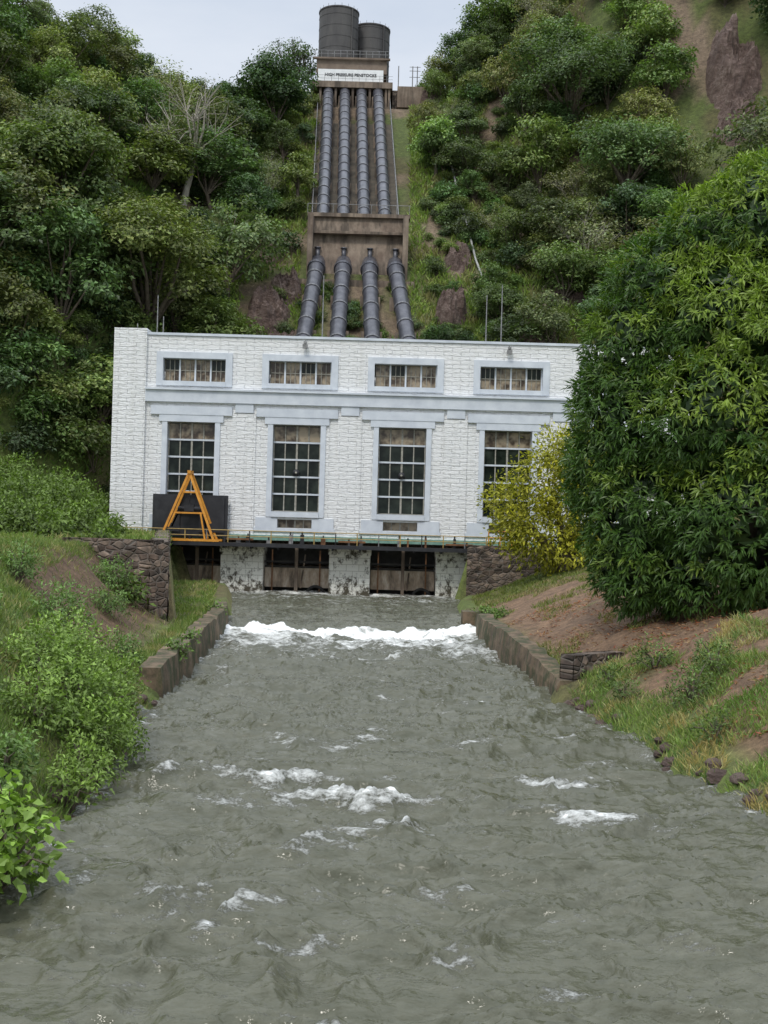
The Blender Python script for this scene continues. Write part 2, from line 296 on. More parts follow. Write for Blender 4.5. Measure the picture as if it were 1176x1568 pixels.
def stone_wall(name,pts,z0,z1,th=.7):
    g=MB()
    for (a,b) in zip(pts[:-1],pts[1:]):
        a=np.array(a,float); b=np.array(b,float); d=b-a; L=np.linalg.norm(d); d/=L; nrm=np.array([-d[1],d[0]])
        nu=max(2,int(L/.3)); nv=max(2,int((z1-z0)/.3)); u=np.linspace(0,L,nu); v=np.linspace(z0,z1,nv); U,V=np.meshgrid(u,v)
        off=(R.rand(*U.shape)-.5)*.14
        for sgn in (-.5,.5):
            bx=a[0]+d[0]*U+nrm[0]*(sgn*th+off*np.sign(sgn)); by=a[1]+d[1]*U+nrm[1]*(sgn*th+off*np.sign(sgn)); g.grid(bx,by,V,0,smooth=False)
        W=np.array([-.5,.5])*th; U2,W2=np.meshgrid(u,W); g.grid(a[0]+d[0]*U2+nrm[0]*W2,a[1]+d[1]*U2+nrm[1]*W2,np.full_like(U2,z1-.02),0,smooth=False)
        for e in (a,b):
            V2,W2=np.meshgrid(v,W); g.grid(e[0]+nrm[0]*W2,e[1]+nrm[1]*W2,V2,0,smooth=False)
    return g.obj(name,[MAT_STONE])
stone_wall('stone_retaining_wall',[(-12.6,46.8),(-8.75,46.2)],.3,4.05,.8)
stone_wall('stone_retaining_wall',[(-8.7,45.8),(-13.75,73.5)],.3,4.0,.7)
stone_wall('stone_retaining_wall',[(5.2,72.3),(11.5,71.6)],-.6,3.6,.8)
stone_wall('stone_retaining_wall',[(5.6,35.2),(7.4,36.6)],-.2,1.25,.5)

# ------------------------------------------------------------------ powerhouse
PH=empty('white_powerhouse_building')
FY=75.; X0,X1=-17.4,19.5; ZB,ZT=3.6,16.4; BC=[-12.45+6.75*k for k in range(5)]
def wall_holes(g,x0,x1,z0,z1,y,holes,depth,mat=0,rmat=0):
    xs=sorted({x0,x1,*[h[0] for h in holes],*[h[1] for h in holes]}); zs=sorted({z0,z1,*[h[2] for h in holes],*[h[3] for h in holes]})
    for a,b in zip(xs[:-1],xs[1:]):
        for c,d in zip(zs[:-1],zs[1:]):
            mx,mz=(a+b)/2,(c+d)/2
            if any(h[0]<mx<h[1] and h[2]<mz<h[3] for h in holes): continue
            g.add([[a,y,c],[b,y,c],[b,y,d],[a,y,d]],[[0,1,2,3]],mat)
    for h in holes:
        a,b,c,d=h; y2=y+depth
        g.add([[a,y,c],[a,y2,c],[a,y2,d],[a,y,d]],[[0,1,2,3]],rmat); g.add([[b,y,c],[b,y,d],[b,y2,d],[b,y2,c]],[[0,1,2,3]],rmat)
        g.add([[a,y,d],[a,y2,d],[b,y2,d],[b,y,d]],[[0,1,2,3]],rmat); g.add([[a,y,c],[b,y,c],[b,y2,c],[a,y2,c]],[[0,1,2,3]],rmat)
holes=[]
for c in BC:
    holes+= [(c-2.0+.1,c+2.0+.1,13.5,14.95),(c-1.52,c+1.52,5.35,10.9),(c-1.1,c+1.1,4.3,4.85)]
g=MB(); wall_holes(g,X0,X1,ZB,ZT,FY,holes,.55,0,1)
D=15.
g.add([[X0,FY,ZB],[X0,FY+D,ZB],[X0,FY+D,ZT],[X0,FY,ZT]],[[0,1,2,3]]); g.add([[X1,FY,ZB],[X1,FY+D,ZB],[X1,FY+D,ZT],[X1,FY,ZT]],[[0,1,2,3]])
g.add([[X0,FY+D,ZB],[X1,FY+D,ZB],[X1,FY+D,ZT],[X0,FY+D,ZT]],[[0,1,2,3]])
g.box(X0-.08,X0+2.0,FY-.22,FY-.003,ZB,ZT+.38); g.box(X0-.08,X0+2.0,FY+.003,FY+1.2,ZT+.003,ZT+.38)
g.box(X1-2,X1+.08,FY-.22,FY-.003,ZB,ZT+.38)
for a,b in zip(BC[:-1],BC[1:]): g.box(a+2.62,b-2.62,FY-.10,FY-.003,ZB+.02,11.55)
g.obj('walls',[MAT_WHITE,MAT_TRIM],PH)
g=MB()
g.box(X0+2.0,X1-2,FY-.10,FY+.35,ZT+.004,ZT+.16)
g.box(X0+.3,X1-.3,FY+.4,FY+D-.3,ZT-.6,ZT-.4,1)
g.box(X0+2.003,X1-2.003,FY-.24,FY-.004,12.15,12.9)
g.box(X0+2.003,X1-2.003,FY-.38,FY-.004,12.903,13.02)
for a,b in zip(BC[:-1],BC[1:]): g.box(a+3.2-.4,b-3.2+.4,FY-.16,FY-.004,11.57,12.14)
for c in BC:
    c2=c+.1
    g.box(c2-2.42,c2-2.0,FY-.12,FY-.004,13.2,15.35); g.box(c2+2.0,c2+2.42,FY-.12,FY-.004,13.2,15.35)
    g.box(c2-1.998,c2+1.998,FY-.12,FY-.004,14.953,15.35); g.box(c2-1.998,c2+1.998,FY-.16,FY-.004,13.2,13.497)
    g.box(c-2.6,c+2.6,FY-.16,FY-.004,11.35,11.9); g.box(c-2.05,c+2.05,FY-.13,FY-.004,10.903,11.347)
    g.box(c-1.85,c-1.523,FY-.10,FY-.004,5.0,10.9); g.box(c+1.523,c+1.85,FY-.10,FY-.004,5.0,10.9)
    g.box(c-1.52,c+1.52,FY-.18,FY-.004,5.0,5.347)
    g.box(c-2.6,c+2.6,FY-.09,FY-.004,4.05,4.28)
    g.box(c-2.5,c-1.103,FY-.08,FY-.004,4.283,4.95); g.box(c+1.103,c+2.5,FY-.08,FY-.004,4.283,4.95)
g.box(X0,X1,FY-.28,FY-.003,ZB-.1,ZB+.22,2)
g.obj('trim',[MAT_TRIM,MAT_ROOF,MAT_GREEN],PH)
g=MB()
yg=FY+.45
def window(x0,x1,z0,z1,nx,nz,yg,fat,glass,t=.045):
    g.add([[x0,yg,z0],[x1,yg,z0],[x1,yg,z1],[x0,yg,z1]],[[0,1,2,3]],glass)
    for i in range(nx+1):
        x=x0+(x1-x0)*i/nx; w=fat if i%2==0 and nx==4 else t
        g.box(max(x-w,x0),min(x+w,x1),yg-.07,yg-.004,z0,z1,0)
    for j in range(nz+1):
        z=z0+(z1-z0)*j/nz; g.box(x0,x1,yg-.085,yg-.0045,max(z-t,z0),min(z+t,z1),0)
for i,c in enumerate(BC):
    c2=c+.1
    for q in range(4):
        a=c2-1.98+q*.99+.05; b_=a+.89; window(a,b_,13.52,14.93,3,2,yg,.03,2,.02); g.box(b_,b_+.1,yg-.12,yg+.02,13.5,14.95,3)
        g.add([[a,yg-.012,14.22],[b_,yg-.012,14.22],[b_,yg-.012,14.9],[a,yg-.012,14.9]],[[0,1,2,3]],2 if (q+i)%3 else 1)
    window(c-1.5,c+1.5,5.37,10.88,4,5,yg,.06,1,.035)
    for j in range(1,5):
        z=5.37+5.51*j/5; g.box(c-1.5,c+1.5,yg-.11,yg-.09,z-.05,z+.06,3)
    for q in range(4):
        a=c-1.5+q*.75; g.add([[a+.05,yg-.01,9.85],[a+.7,yg-.01,9.85],[a+.7,yg-.01,10.8],[a+.05,yg-.01,10.8]],[[0,1,2,3]],2)
    if i in (1,2):
        g.tube([[c,yg-.26,7.85],[c,yg-.12,7.85]],[.22,.22],14,4,caps=True); g.tube([[c,yg-.29,7.85],[c,yg-.265,7.85]],[.07,.07],10,0,caps=True)
    window(c-1.1,c+1.1,4.3,4.85,4,1,yg,.05,2,.03)
g.obj('windows',[MAT_FRAME,MAT_GLASS,MAT_BEIGE,MAT_TRIM,MAT_BLACK],PH)
g=MB()
for x in (-5.3,7.7):
    g.box(x-.16,x+.16,FY-.5,FY-.2,15.75,16.0); g.tube([[x,FY-.2,16.0],[x,FY-.1,16.3]],.04,6); g.box(x-.1,x+.1,FY-.45,FY-.2,16.05,16.2)
for a,h in ((-15.3,3.0),(-14.9,1.6),(-4.4,4.6),(6.4,3.6),(7.4,4.3),(-16.6,1.1)): g.tube([[a,FY+2.5,ZT-.4],[a,FY+2.5,ZT+h]],[.05,.03],6)
g.obj('roof_fittings',[MAT_STEEL],PH)
g=MB(); PR=[(-10.3,-7.6),(-3.4,-.8),(3.4,5.8)]
for a,b in PR:
    g.box(a,b,FY-.3,FY+3.4,-1.5,2.7); g.box(a-.06,b+.06,FY-.36,FY+3.3,2.703,3.05)
g.obj('piers',[MAT_PIER],PH)
g=MB(); g.box(-17.6,8.5,FY+3.4,FY+4,-1.5,3.5,0); g.box(-14,-13.4,FY,FY+3.4,-1.5,3.5,0)
for a,b in ((-13.38,-10.32),(-7.58,-3.42),(-.78,3.38)):
    g.box(a+.02,b-.02,FY+1.6,FY+3.39,1.95,3.05,1); g.box(a+.02,b-.02,FY+.55,FY+.9,.5,1.75,0); g.box(a+.02,b-.02,FY+.5,FY+1.0,1.753,1.86,1)  # upper dark block is painted shade filling the bay
    g.box(a+.02,b-.02,FY+1.2,FY+1.5,-1,.5,1)
    mx=(a+b)/2; g.box(mx-.1,mx+.1,FY-.1,FY+.15,-1,3.05,3); g.box(a,b,FY+.25,FY+.4,2.1,2.2,1); g.tube([[mx+.3,FY,.5],[mx+.5,FY+1.1,2.6]],.05,6,3)
    for x in (a+.5,b-.6): g.box(x-.04,x+.04,FY+.45,FY+.54,.1,2.9,2)
    th=np.linspace(0,math.pi,12); cx=b-.85; g.tube(np.stack([cx+.55*np.cos(th),np.full(12,FY+.45),.1+.5*np.sin(th)],1),.09,6,1)
g.obj('tailrace_bays',[MAT_BASEMENT,MAT_DARK,MAT_RUST,MAT_CONC],PH)
g=MB(); g.box(-17.8,9.2,FY-2.0,FY-.37,3.12,3.3,0); g.box(-17.8,9.2,FY-2.05,FY-2.003,3.1,3.34,1)
for x in np.arange(-16.8,9,1.7): g.box(x,x+.1,FY-1.9,FY-.4,2.98,3.118,1)
g.obj('walkway_deck',[MAT_CONC,MAT_BLACK],PH)
def railing(name,p,z,h,cols,step=1.3):
    g=MB(); p=[np.array(q,float) for q in p]; k=0
    for a,b in zip(p[:-1],p[1:]):
        L=np.linalg.norm(b-a); n=max(1,int(L/step))
        for i in range(n+1):
            q=a+(b-a)*i/n; g.tube([[q[0],q[1],z],[q[0],q[1],z+h]],.035,6,k%len(cols)); k+=1
        for f in (1.,.55): g.tube([[a[0],a[1],z+h*f],[b[0],b[1],z+h*f]],.03,6,0)
    return g.obj(name,cols)
railing('walkway_railing',[(-17.7,FY-1.9),(9.1,FY-1.9)],3.3,.8,[MAT_RAIL,MAT_STEEL,MAT_RAIL,MAT_BLACK])
railing('safety_railing',[(6.4,71.4),(9.2,71.2)],3.6,.9,[MAT_ORANGE,MAT_ORANGE],.7)
g=MB()
for x in (-17,-16.2,-9.2,-8.6,-7.3,-5.9,-5.2,-3.9,-2.2,-1.5,.9,1.5,2.6,4.4,5.2,6.6):
    h=.2+.5*R.rand(); w=.1+.2*R.rand(); g.box(x,x+w,FY-1.5,FY-1.1,3.3,3.3+h,int(R.randint(3)))
    g.tube([[x+w/2,FY-1.3,3.3+h],[x+w/2,FY-1.3,3.5+h]],.05,6,0)
for x in (-9.0,-2,4.7): g.box(x-.8,x+.9,FY-1.7,FY-1.6,3.5,3.62,1)
g.obj('gate_hoist_gear',[MAT_BLACK,MAT_RUST,MAT_STEEL])

# ------------------------------------------------------------------ gantry with black stop-log gate
G=empty('orange_gantry_crane'); g=MB(); gy=FY-1.3
for dy in (-.45,.45):
    top=(-12.2,gy+dy,7.65)
    for xb in (-13.9,-10.5): g.beam(top,(xb,gy+dy*1.6,3.35),.14)
    g.beam((-13.1,gy+dy*1.25,5.1),(-11.3,gy+dy*1.25,5.1),.10); g.beam((-12.7,gy+dy,6.4),(-11.7,gy+dy,6.4),.10)
    g.beam((-14.2,gy+dy*1.6,3.42),(-10.2,gy+dy*1.6,3.42),.13); g.beam((-13.4,gy+dy*1.4,4.2),(-13.0,gy+dy*1.4,5.1),.1);g.beam((-11.4,gy+dy*1.4,5.1),(-11.1,gy+dy*1.4,3.5),.1)
for xb in (-13.9,-10.5): g.beam((xb,gy-.72,3.42),(xb,gy+.72,3.42),.16)
g.beam((-12.2,gy-.6,7.65),(-12.2,gy+.6,7.65),.2)
g.obj('a_frame',[MAT_ORANGE],G)
g=MB(); g.box(-12.5,-11.9,gy-.25,gy+.25,5.2,5.6); g.tube([[-12.2,gy,7.5],[-12.2,gy,5.6]],.03,6); g.tube([[-12.9,gy,5.35],[-11.5,gy,5.35]],.16,12,caps=True); g.obj('winch',[MAT_BLACK],G)
g=MB(); g.box(-14.65,-9.9,FY-.62,FY-.4,3.62,6.25); g.box(-14.5,-12.9,FY-.72,FY-.625,3.9,6.1);g.box(-11.7,-10.1,FY-.72,FY-.625,3.9,6.1)
for x in (-14.6,-12.3,-10.1): g.box(x,x+.12,FY-.8,FY-.3,3.3,3.62)
g.obj('black_stoplog_gate',[MAT_BLACK])

# ------------------------------------------------------------------ penstocks
PT=[-8.4,-6.35,-4.3,-2.25]; PB=[-6.7,-4.7,-2.7,-.65]; QT=[-6.9,-4.45,-2.0,.4]; QB=[-7.5,-4.3,-.9,2.7]
P=empty('penstock_pipes')
for i in range(4):
    g=MB(); a=np.array([PT[i],146.5,58.6]); b=np.array([PB[i],113.2,33.1])
    g.tube([a,b],[.60,.60],20)
    d=np.linalg.norm(b-a); t=1.2+.3*i
    while t<d-1:
        c=a+(b-a)*t/d; u=(b-a)/d; g.tube([c-u*.10,c+u*.10],[.665,.665],20,1,False,True); t+=2.3
    c0=np.array([QT[i],110.4,28.9]); c1=np.array([QT[i]*.99+QB[i]*.01,109.3,28.3]); c2=np.array([QB[i],91.,12.9])
    g.tube([c0+np.array([0,1.5,.2]),c0,c1+np.array([0,-.4,-.2]),c1+(c2-c1)*.08,c2],[.74,.74,.72,.68,.68],20)
    dd=np.linalg.norm(c2-c1); u=(c2-c1)/dd
    g.tube([c1+u*.2,c1+u*.55],[.86,.86],20,0,False,True)
    for t in (1.9,4.6,7.4,10.2,13,16): g.tube([c1+u*(t-.11),c1+u*(t+.11)],[.75,.75],20,1,False,True)
    g.tube([c0+np.array([0,-.2,0]),c0+np.array([0,-.2,1.3])],[.22,.22],10,0,caps=True); g.tube([c0+np.array([0,-.2,1.3]),c0+np.array([0,-.2,1.4])],[.32,.32],10,0,caps=True)
    g.obj('pipe_%d'%(i+1),[MAT_PIPE,MAT_PIPEBAND],P)
g=MB()
for i in range(4):
    a=np.array([PT[i],146.5,58.6]); b=np.array([PB[i],113.2,33.1])
    for k in np.linspace(.06,.95,9):
        c=a+(b-a)*k; g.box(c[0]-.75,c[0]+.75,c[1]-.3,c[1]+.3,c[2]-2.0,c[2]-.35)
    c1=np.array([QT[i],109.3,28.3]); c2=np.array([QB[i],91.,12.9])
    for k in (.2,.45,.7): c=c1+(c2-c1)*k; g.box(c[0]-.9,c[0]+.9,c[1]-.35,c[1]+.35,c[2]-2.6,c[2]-.35)
g.add([[-9.9,147,57.3],[-.7,147,57.3],[.9,113,31.9],[-7.9,113,31.9],[-9.9,147,55.5],[-.7,147,55.5],[.9,113,30],[-7.9,113,30]],[[0,3,2,1],[0,4,7,3],[1,2,6,5],[3,7,6,2]],1)
g.obj('saddles_and_bed',[MAT_CONC,simple('dark_bed',(.035,.03,.022),(.11,.09,.065),1,.9,.3)],P)
g=MB()
for x0,x1 in ((-9.7,-7.75),(-.8,.75)):
    a=np.array([x0,147,57.4]); b=np.array([x1,113.2,32.]); up=np.array([0,0,1.0]); g.tube([a+up,b+up],.04,5); g.tube([a+up*.5,b+up*.5],.03,5)
    for k in np.linspace(0,1,26): c=a+(b-a)*k; g.tube([c,c+up],.04,5)
g.obj('stair_handrails',[MAT_STEEL],P)
AB=empty('penstock_anchor_block'); g=MB()
def prism(g,x0,x1,prof,mat=0,dx=0):
    n=len(prof)
    V=[[x0-dx*(k in (0,)),p[0],p[1]] for k,p in enumerate(prof)]+[[x1+dx*(k in (0,)),p[0],p[1]] for k,p in enumerate(prof)]
    g.add(V,[[k,(k+1)%n,n+(k+1)%n,n+k] for k in range(n)]+[[0,1,2,3],[4,7,6,5]],mat)
prism(g,-7.6,1.3,[(108.9,24.5),(111.3,33.4),(115,33.4),(115,24.5)],0,.35)
g.box(-8.0,1.7,110.9,112.4,33.4,33.75); g.box(-7.75,1.45,110.0,112,31.6,31.85)
for x in (-7.6,1.3): g.box(x-.25,x+.25,109.2,111,26,33.2)
g.box(-8.4,2.2,108.2,110.5,24.5,26.9)
g.obj('block',[MAT_CONC],AB)
g=MB()
for x in np.arange(-8,1.8,1.2): g.tube([[x,111,33.7],[x,111,34.6]],.03,5)
g.tube([[-8,111,34.6],[1.7,111,34.6]],.03,5); g.obj('guardrail',[MAT_STEEL],AB)
VH=empty('penstock_valve_house'); g=MB()
g.box(-10.6,-.4,144.4,160,57.85,58.6,0); g.box(-10.6,-.4,152,160,50,57.8,0)
for x in (-10.3,-9.3,-7.4,-5.3,-3.2,-1.2,-.8): g.box(x-.14,x+.14,144.7,145.1,53.5,57.85,0)
g.box(-10,-1.2,147,159,60.55,62.2,2); g.box(-10.4,-.8,146.6,147,62.2,62.4,2)
g.box(-9.7,-1.6,145.6,147,58.6,60.5,1)
g.box(-.4,4.2,146,152,50,58.2,3); g.box(.2,4.0,145.6,145.98,56,58.6,0); g.box(4.21,5.6,146.5,151,50,57,3)
g.obj('structure',[MAT_CONC,simple('white_panel',(.7,.72,.72),(.82,.83,.83),2,.6,.05),simple('brown_concrete',(.12,.09,.07),(.22,.17,.13),1,.9,.2),MAT_STONE],VH)
fc=bpy.data.curves.new('lettering','FONT'); fc.body='HIGH PRESSURE PENSTOCKS'; fc.size=.5; fc.align_x='CENTER'; fc.align_y='CENTER'; fc.extrude=.01; fc.offset=.012
fo=bpy.data.objects.new('lettering',fc); fo.location=(-5.65,145.57,59.8); fo.rotation_euler=(math.radians(90),0,0); fo.data.materials.append(MAT_BLACK); scene.collection.objects.link(fo); fo.parent=VH
g=MB()
for x in np.arange(-10.5,-.4,.85): g.tube([[x,144.6,58.6],[x,144.6,59.4]],.025,5)
for z in (59.0,59.4): g.tube([[-10.5,144.6,z],[-.4,144.6,z]],.02,5)
for x in np.arange(-10.2,-.9,.8): g.tube([[x,146.8,62.4],[x,146.8,63.3]],.035,5)
for z in (62.9,63.3): g.tube([[-10.3,146.8,z],[-.9,146.8,z]],.03,5)
for x in (0.3,2.1,2.7): g.tube([[x,150,58],[x,150,62.8]],.06,6)
for z in (61.4,62.2,62.7): g.tube([[1.7,150,z],[3.1,150,z]],.04,5)
g.obj('railings_and_poles',[MAT_STEEL],VH)
def tank(x,y,r,z0,z1):
    g=MB(); g.tube([[x,y,z0],[x,y,z1]],[r,r],40,0)
    g.tube([[x,y,z1-.001],[x,y,z1+.25],[x,y,z1+.3]],[r*1.0,r*.6,.01],40,0,False)
    for z in np.arange(z0+1.4,z1,1.4): g.tube([[x,y,z-.03],[x,y,z+.03]],[r+.03,r+.03],40,0,False,True)
    g.tube([[x,y,z1-.1],[x,y,z1+.06]],[r+.08,r+.08],40,0,False,True)
    g.tube([[x+r*.7,y-r*.75,z0],[x+r*.7,y-r*.75,z1]],.09,6,0)
    for k in range(18):
        a=2*math.pi*k/18; g.tube([[x+r*math.cos(a),y+r*math.sin(a),z1],[x+r*math.cos(a),y+r*math.sin(a),z1+.4]],.03,4)
    g.obj('surge_tank',[MAT_TANK])
tank(-7.6,152,2.55,62.2,70.1); tank(-3.6,156,2.6,62.2,69.6)

# ------------------------------------------------------------------ vegetation helpers
def rnd_dir(n,zmin=-1.):
    v=unit(R.randn(n*4+40,3)); v=v[v[:,2]>zmin]
    if len(v)<n: v=np.vstack([v]*(n//max(1,len(v))+2))
    return v[:n]
def colvar(base,n,clump=None,sat=.25):
    b=np.asarray(base,float); k=(.65+.7*R.rand(n,1)); c=b*k
    if clump is not None: c=c*clump[:,None]
    c[:,0]*=1+sat*(R.rand(n)-.4); c[:,2]*=1+sat*(R.rand(n)-.5); return np.clip(c,.003,1)
def tree_mb(H,Rr,th,leafL,leafW,nl,ncl,npl,cr,base,trunk_r=.22,flat=.75,branchmat=1,limbs=1):
    g=MB(); cz=th+(H-th)*.5; vz=(H-th)*.5
    lob=[]
    for i in range(nl):
        a=2*math.pi*(i*.618+R.rand()*.2); q=math.sqrt((i+.5)/nl); zz=(R.rand()*1.5-.75)*math.sqrt(max(.05,1-q*q*.8))
        c=np.array([math.cos(a)*q*Rr*.68,math.sin(a)*q*Rr*.68,cz+zz*vz*.8]); lob.append((c,Rr*(.28+.22*R.rand())))
    lob.append((np.array([0,0,H-Rr*.4]),Rr*.4))
    bend=np.array([R.randn()*.4,R.randn()*.4,0]); fork=np.array([bend[0],bend[1],th*.9+vz*.2])
    g.tube([np.array([0,0,-.8]),bend*.4+[0,0,th*.45],fork],[trunk_r*1.3,trunk_r,trunk_r*.75],7,branchmat)
    for c,r in lob:
        mid=(fork+c)/2+R.randn(3)*.25; g.tube([fork-[0,0,.2],mid,c],[trunk_r*.55,trunk_r*.32,trunk_r*.12],5,branchmat)
        if limbs>1:
            for k in range(limbs*3):
                e=c+rnd_dir(1,-.1)[0]*r*1.15; g.tube([(mid*.4+c*.6),(c+e)/2+R.randn(3)*.1,e],[trunk_r*.16,trunk_r*.1,trunk_r*.04],4,branchmat)
        d=rnd_dir(ncl,-.45); cc=c+d*r*(.72+.36*R.rand(ncl,1))*np.array([1,1,flat])
        n=ncl*npl; ci=np.repeat(np.arange(ncl),npl); C=cc[ci]+R.randn(n,3)*cr*np.array([1,1,.55])
        N=unit(d[ci]*.8+R.randn(n,3)*.5+np.array([0,0,.9])); Dd=np.cross(N,R.randn(n,3))
        cl=(.5+1.0*R.rand(ncl))[ci]
        g.leaves(C,Dd,N,leafL*(.7+.6*R.rand(n)),leafW*(.7+.6*R.rand(n)),colvar(base,n,cl),0)
    return g
GRN=[(.070,.110,.024),(.085,.120,.028),(.050,.085,.024),(.105,.135,.032),(.080,.100,.034),(.060,.092,.035),(.105,.120,.040)]
variants=[]
for i,(H,Rr,th) in enumerate([(9,4.2,1.2),(8,4,1.),(10,4,1.6),(7,3.6,.7),(9,4.6,1.2),(8,3.2,1.),(11,4.6,1.8)]):
    g=tree_mb(H,Rr,th,.38,.21,11,16,24,.36,GRN[i]); variants.append((g.mesh('forest_tree_%d'%i,[MAT_FOREST,MAT_BARK]),H))
g=tree_mb(9,4,2.2,.32,.15,9,13,18,.5,(.12,.13,.06),.18,limbs=2); variants.append((g.mesh('forest_tree_7',[MAT_FOREST,MAT_PALE]),9))
shrubs=[]
for i in range(4):
    g=tree_mb(2.6,1.7,.2,.25,.13,6,12,18,.26,GRN[(i*2+3)%7],.06); shrubs.append(g.mesh('shrub_%d'%i,[MAT_FOREST,MAT_BARK]))
F=empty('hillside_forest')
def inst(me,x,y,z,s,parent,name,sz=1.):
    o=bpy.data.objects.new(name,me); o.location=(x,y,z); o.rotation_euler=(R.randn()*.06,R.randn()*.06,R.rand()*6.28); o.scale=(s,s,s*sz)
    scene.collection.objects.link(o); o.parent=parent; return o
def zone(x,y):
    cx=-4.3
    w=np.interp(y,[88,100,112,125,145,150],[9,9.5,8.5,6.5,5.2,5.2])
    wr=np.interp(y,[88,100,112,118,130,145,150],[13,14,13,9.5,7.5,9,9])
    return (x<cx-w)|(x>cx+wr)
foot=lambda x:92-min(max(-20-x,0),26)*1.1-min(max(x-22,0),26)*.9
cliff=lambda x,y:(abs(x-y*.288)<4.2) and 109<y<129
pts=[]
for tries in range(7000):
    x=R.uniform(-62,64); y=R.uniform(74,168)
    if abs(x)>y*.36+6: continue
    yf=foot(x)
    if y<yf+1.5 or not zone(x,y) or cliff(x,y): continue
    if -19<x<21 and y<97: continue
    if any((x-a)**2+(y-b_)**2<12 for a,b_ in pts): continue
    pts.append((x,y))
for x,y in pts:
    k=R.randint(len(variants)); me,H=variants[k]; s=.5+.62*R.rand()
    if -14<x<14: s*=.72
    if -13<x<-8 and y>138: s*=.55
    if x<-14 and y<108: s*=1.1
    if x<-16 and y>135: s*=.8
    inst(me,x,y,float(hgt(x,y))-.7,s,F,'tree',.8+.4*R.rand())
for x,y,s in ((6.2,150,.75),(8.2,149,.85),(10.5,151,.95),(7.6,146,.6),(9.4,144,.7),(12.5,149,1.),(5.2,153,.7)):
    inst(variants[R.randint(7)][0],x,y,float(hgt(x,y))-.4,s,F,'tree')
S=empty('hillside_shrubs')
for k in range(640):
    x=R.uniform(-50,52); y=R.uniform(80,150); yf=foot(x)
    if y<yf+.5 or (-8.8<x<2.4 and y>105) or (-9.5<x<5 and y>95) or cliff(x,y): continue
    if not zone(x,y) and R.rand()<.12: continue
    inst(shrubs[R.randint(4)],x,y,float(hgt(x,y))-.15,.45+.75*R.rand(),S,'shrub')
for k in range(300):
    y=R.uniform(72,106); x=R.uniform(-.36*y-5,-15 if y>92 else -18.5)
    if y<foot(x)-1: continue
    inst(shrubs[R.randint(4)],x,y,float(hgt(x,y))-.2,.8+1.0*R.rand(),S,'shrub')
for k in range(110):
    y=R.uniform(97,140); x=R.uniform(3.5,12)
    inst(shrubs[R.randint(4)],x,y,float(hgt(x,y))-.15,.3+.5*R.rand(),S,'shrub')
for k in range(45):
    x=R.uniform(-11,6); y=R.uniform(97,108); inst(shrubs[R.randint(4)],x,y,float(hgt(x,y))-.3,.35+.3*R.rand(),S,'shrub')
def blades(n,xr,yr,L,W,cols,keep=None,lean=.35,name='grass',zoff=-.02):
    x=R.uniform(*xr,n); y=R.uniform(*yr,n)
    if keep is not None:
        k=keep(x,y); x=x[k]; y=y[k]
    n=len(x); z=hgt(x,y)+zoff; C=np.stack([x,y,z],1); Dd=np.stack([R.randn(n)*lean,R.randn(n)*lean,np.ones(n)],1); N=R.randn(n,3)
    pat=fbm(x/1.2,y/1.2,3,77); cols=np.asarray(cols); ci=np.clip(((pat-.25)*2*len(cols)+R.randn(n)*.6).astype(int),0,len(cols)-1)
    g=MB(); g.leaves(C,Dd,N,L*(.5+R.rand(n)),W*(.6+.8*R.rand(n)),cols[ci]*(.7+.6*R.rand(n,1)),0,.1,.12); return g.obj(name,[MAT_LEAF])
GC=[(.09,.13,.03),(.12,.16,.035),(.15,.17,.05),(.08,.12,.03),(.20,.18,.08)]
blades(75000,(-16,22),(93,146),.7,.13,[(.08,.13,.025),(.11,.17,.03),(.14,.18,.045),(.13,.13,.05)],lambda x,y:~((x>-8.6)&(x<1.8)&(y>108))&(fbm(x/4,y/6,4,21)<.645)&(hgt(x,y)>3.9),.5,'hillside_grass')
blades(30000,(-44,-14),(72,112),.7,.14,[(.07,.11,.02),(.10,.15,.03)],lambda x,y:hgt(x,y)>4.2,.5,'hillside_grass')

def special(name,x,y,g_args,s=1,mats=None,**kw):
    g=tree_mb(*g_args,**kw); o=g.obj(name,mats or [MAT_FOREST,MAT_BARK]); o.location=(x,y,float(hgt(x,y))-.3); o.scale=(s,)*3; return o
special('bare_branched_tree',-20.5,114,(13,6.5,4,.28,.12,12,8,13,.6,(.12,.15,.05)),1,[MAT_FOREST,MAT_PALE],trunk_r=.34,limbs=2)
special('dense_evergreen_tree',-20,98,(15,7.5,2,.40,.22,15,30,30,.5,(.060,.088,.018)),1.0,trunk_r=.5)
special('dense_evergreen_tree',-28,97,(14,6.5,2,.40,.22,13,30,30,.5,(.070,.092,.018)),1.0,trunk_r=.5)
special('dense_evergreen_tree',-14,134,(11,4.6,2,.40,.22,11,26,26,.45,(.045,.080,.024)),1.0)
special('hilltop_tree',-13.5,152,(10.5,3.6,4,.34,.2,9,14,18,.45,(.04,.075,.02)),1.0,limbs=2,trunk_r=.3)
special('spreading_tree',19,126,(13,8,3,.40,.20,15,22,28,.55,(.075,.11,.035)),1.0,trunk_r=.4,flat=.45)
special('spreading_tree',23,115,(11,6,3,.40,.20,14,20,28,.55,(.075,.11,.035)),1.0,trunk_r=.4,flat=.5)
special('young_tree',4.6,127,(7,2.8,1.5,.32,.19,8,18,24,.35,(.09,.13,.03)),1.0)
special('young_tree',-9.8,121,(5.5,1.9,1.5,.32,.19,7,16,22,.3,(.09,.13,.03)),1.0)
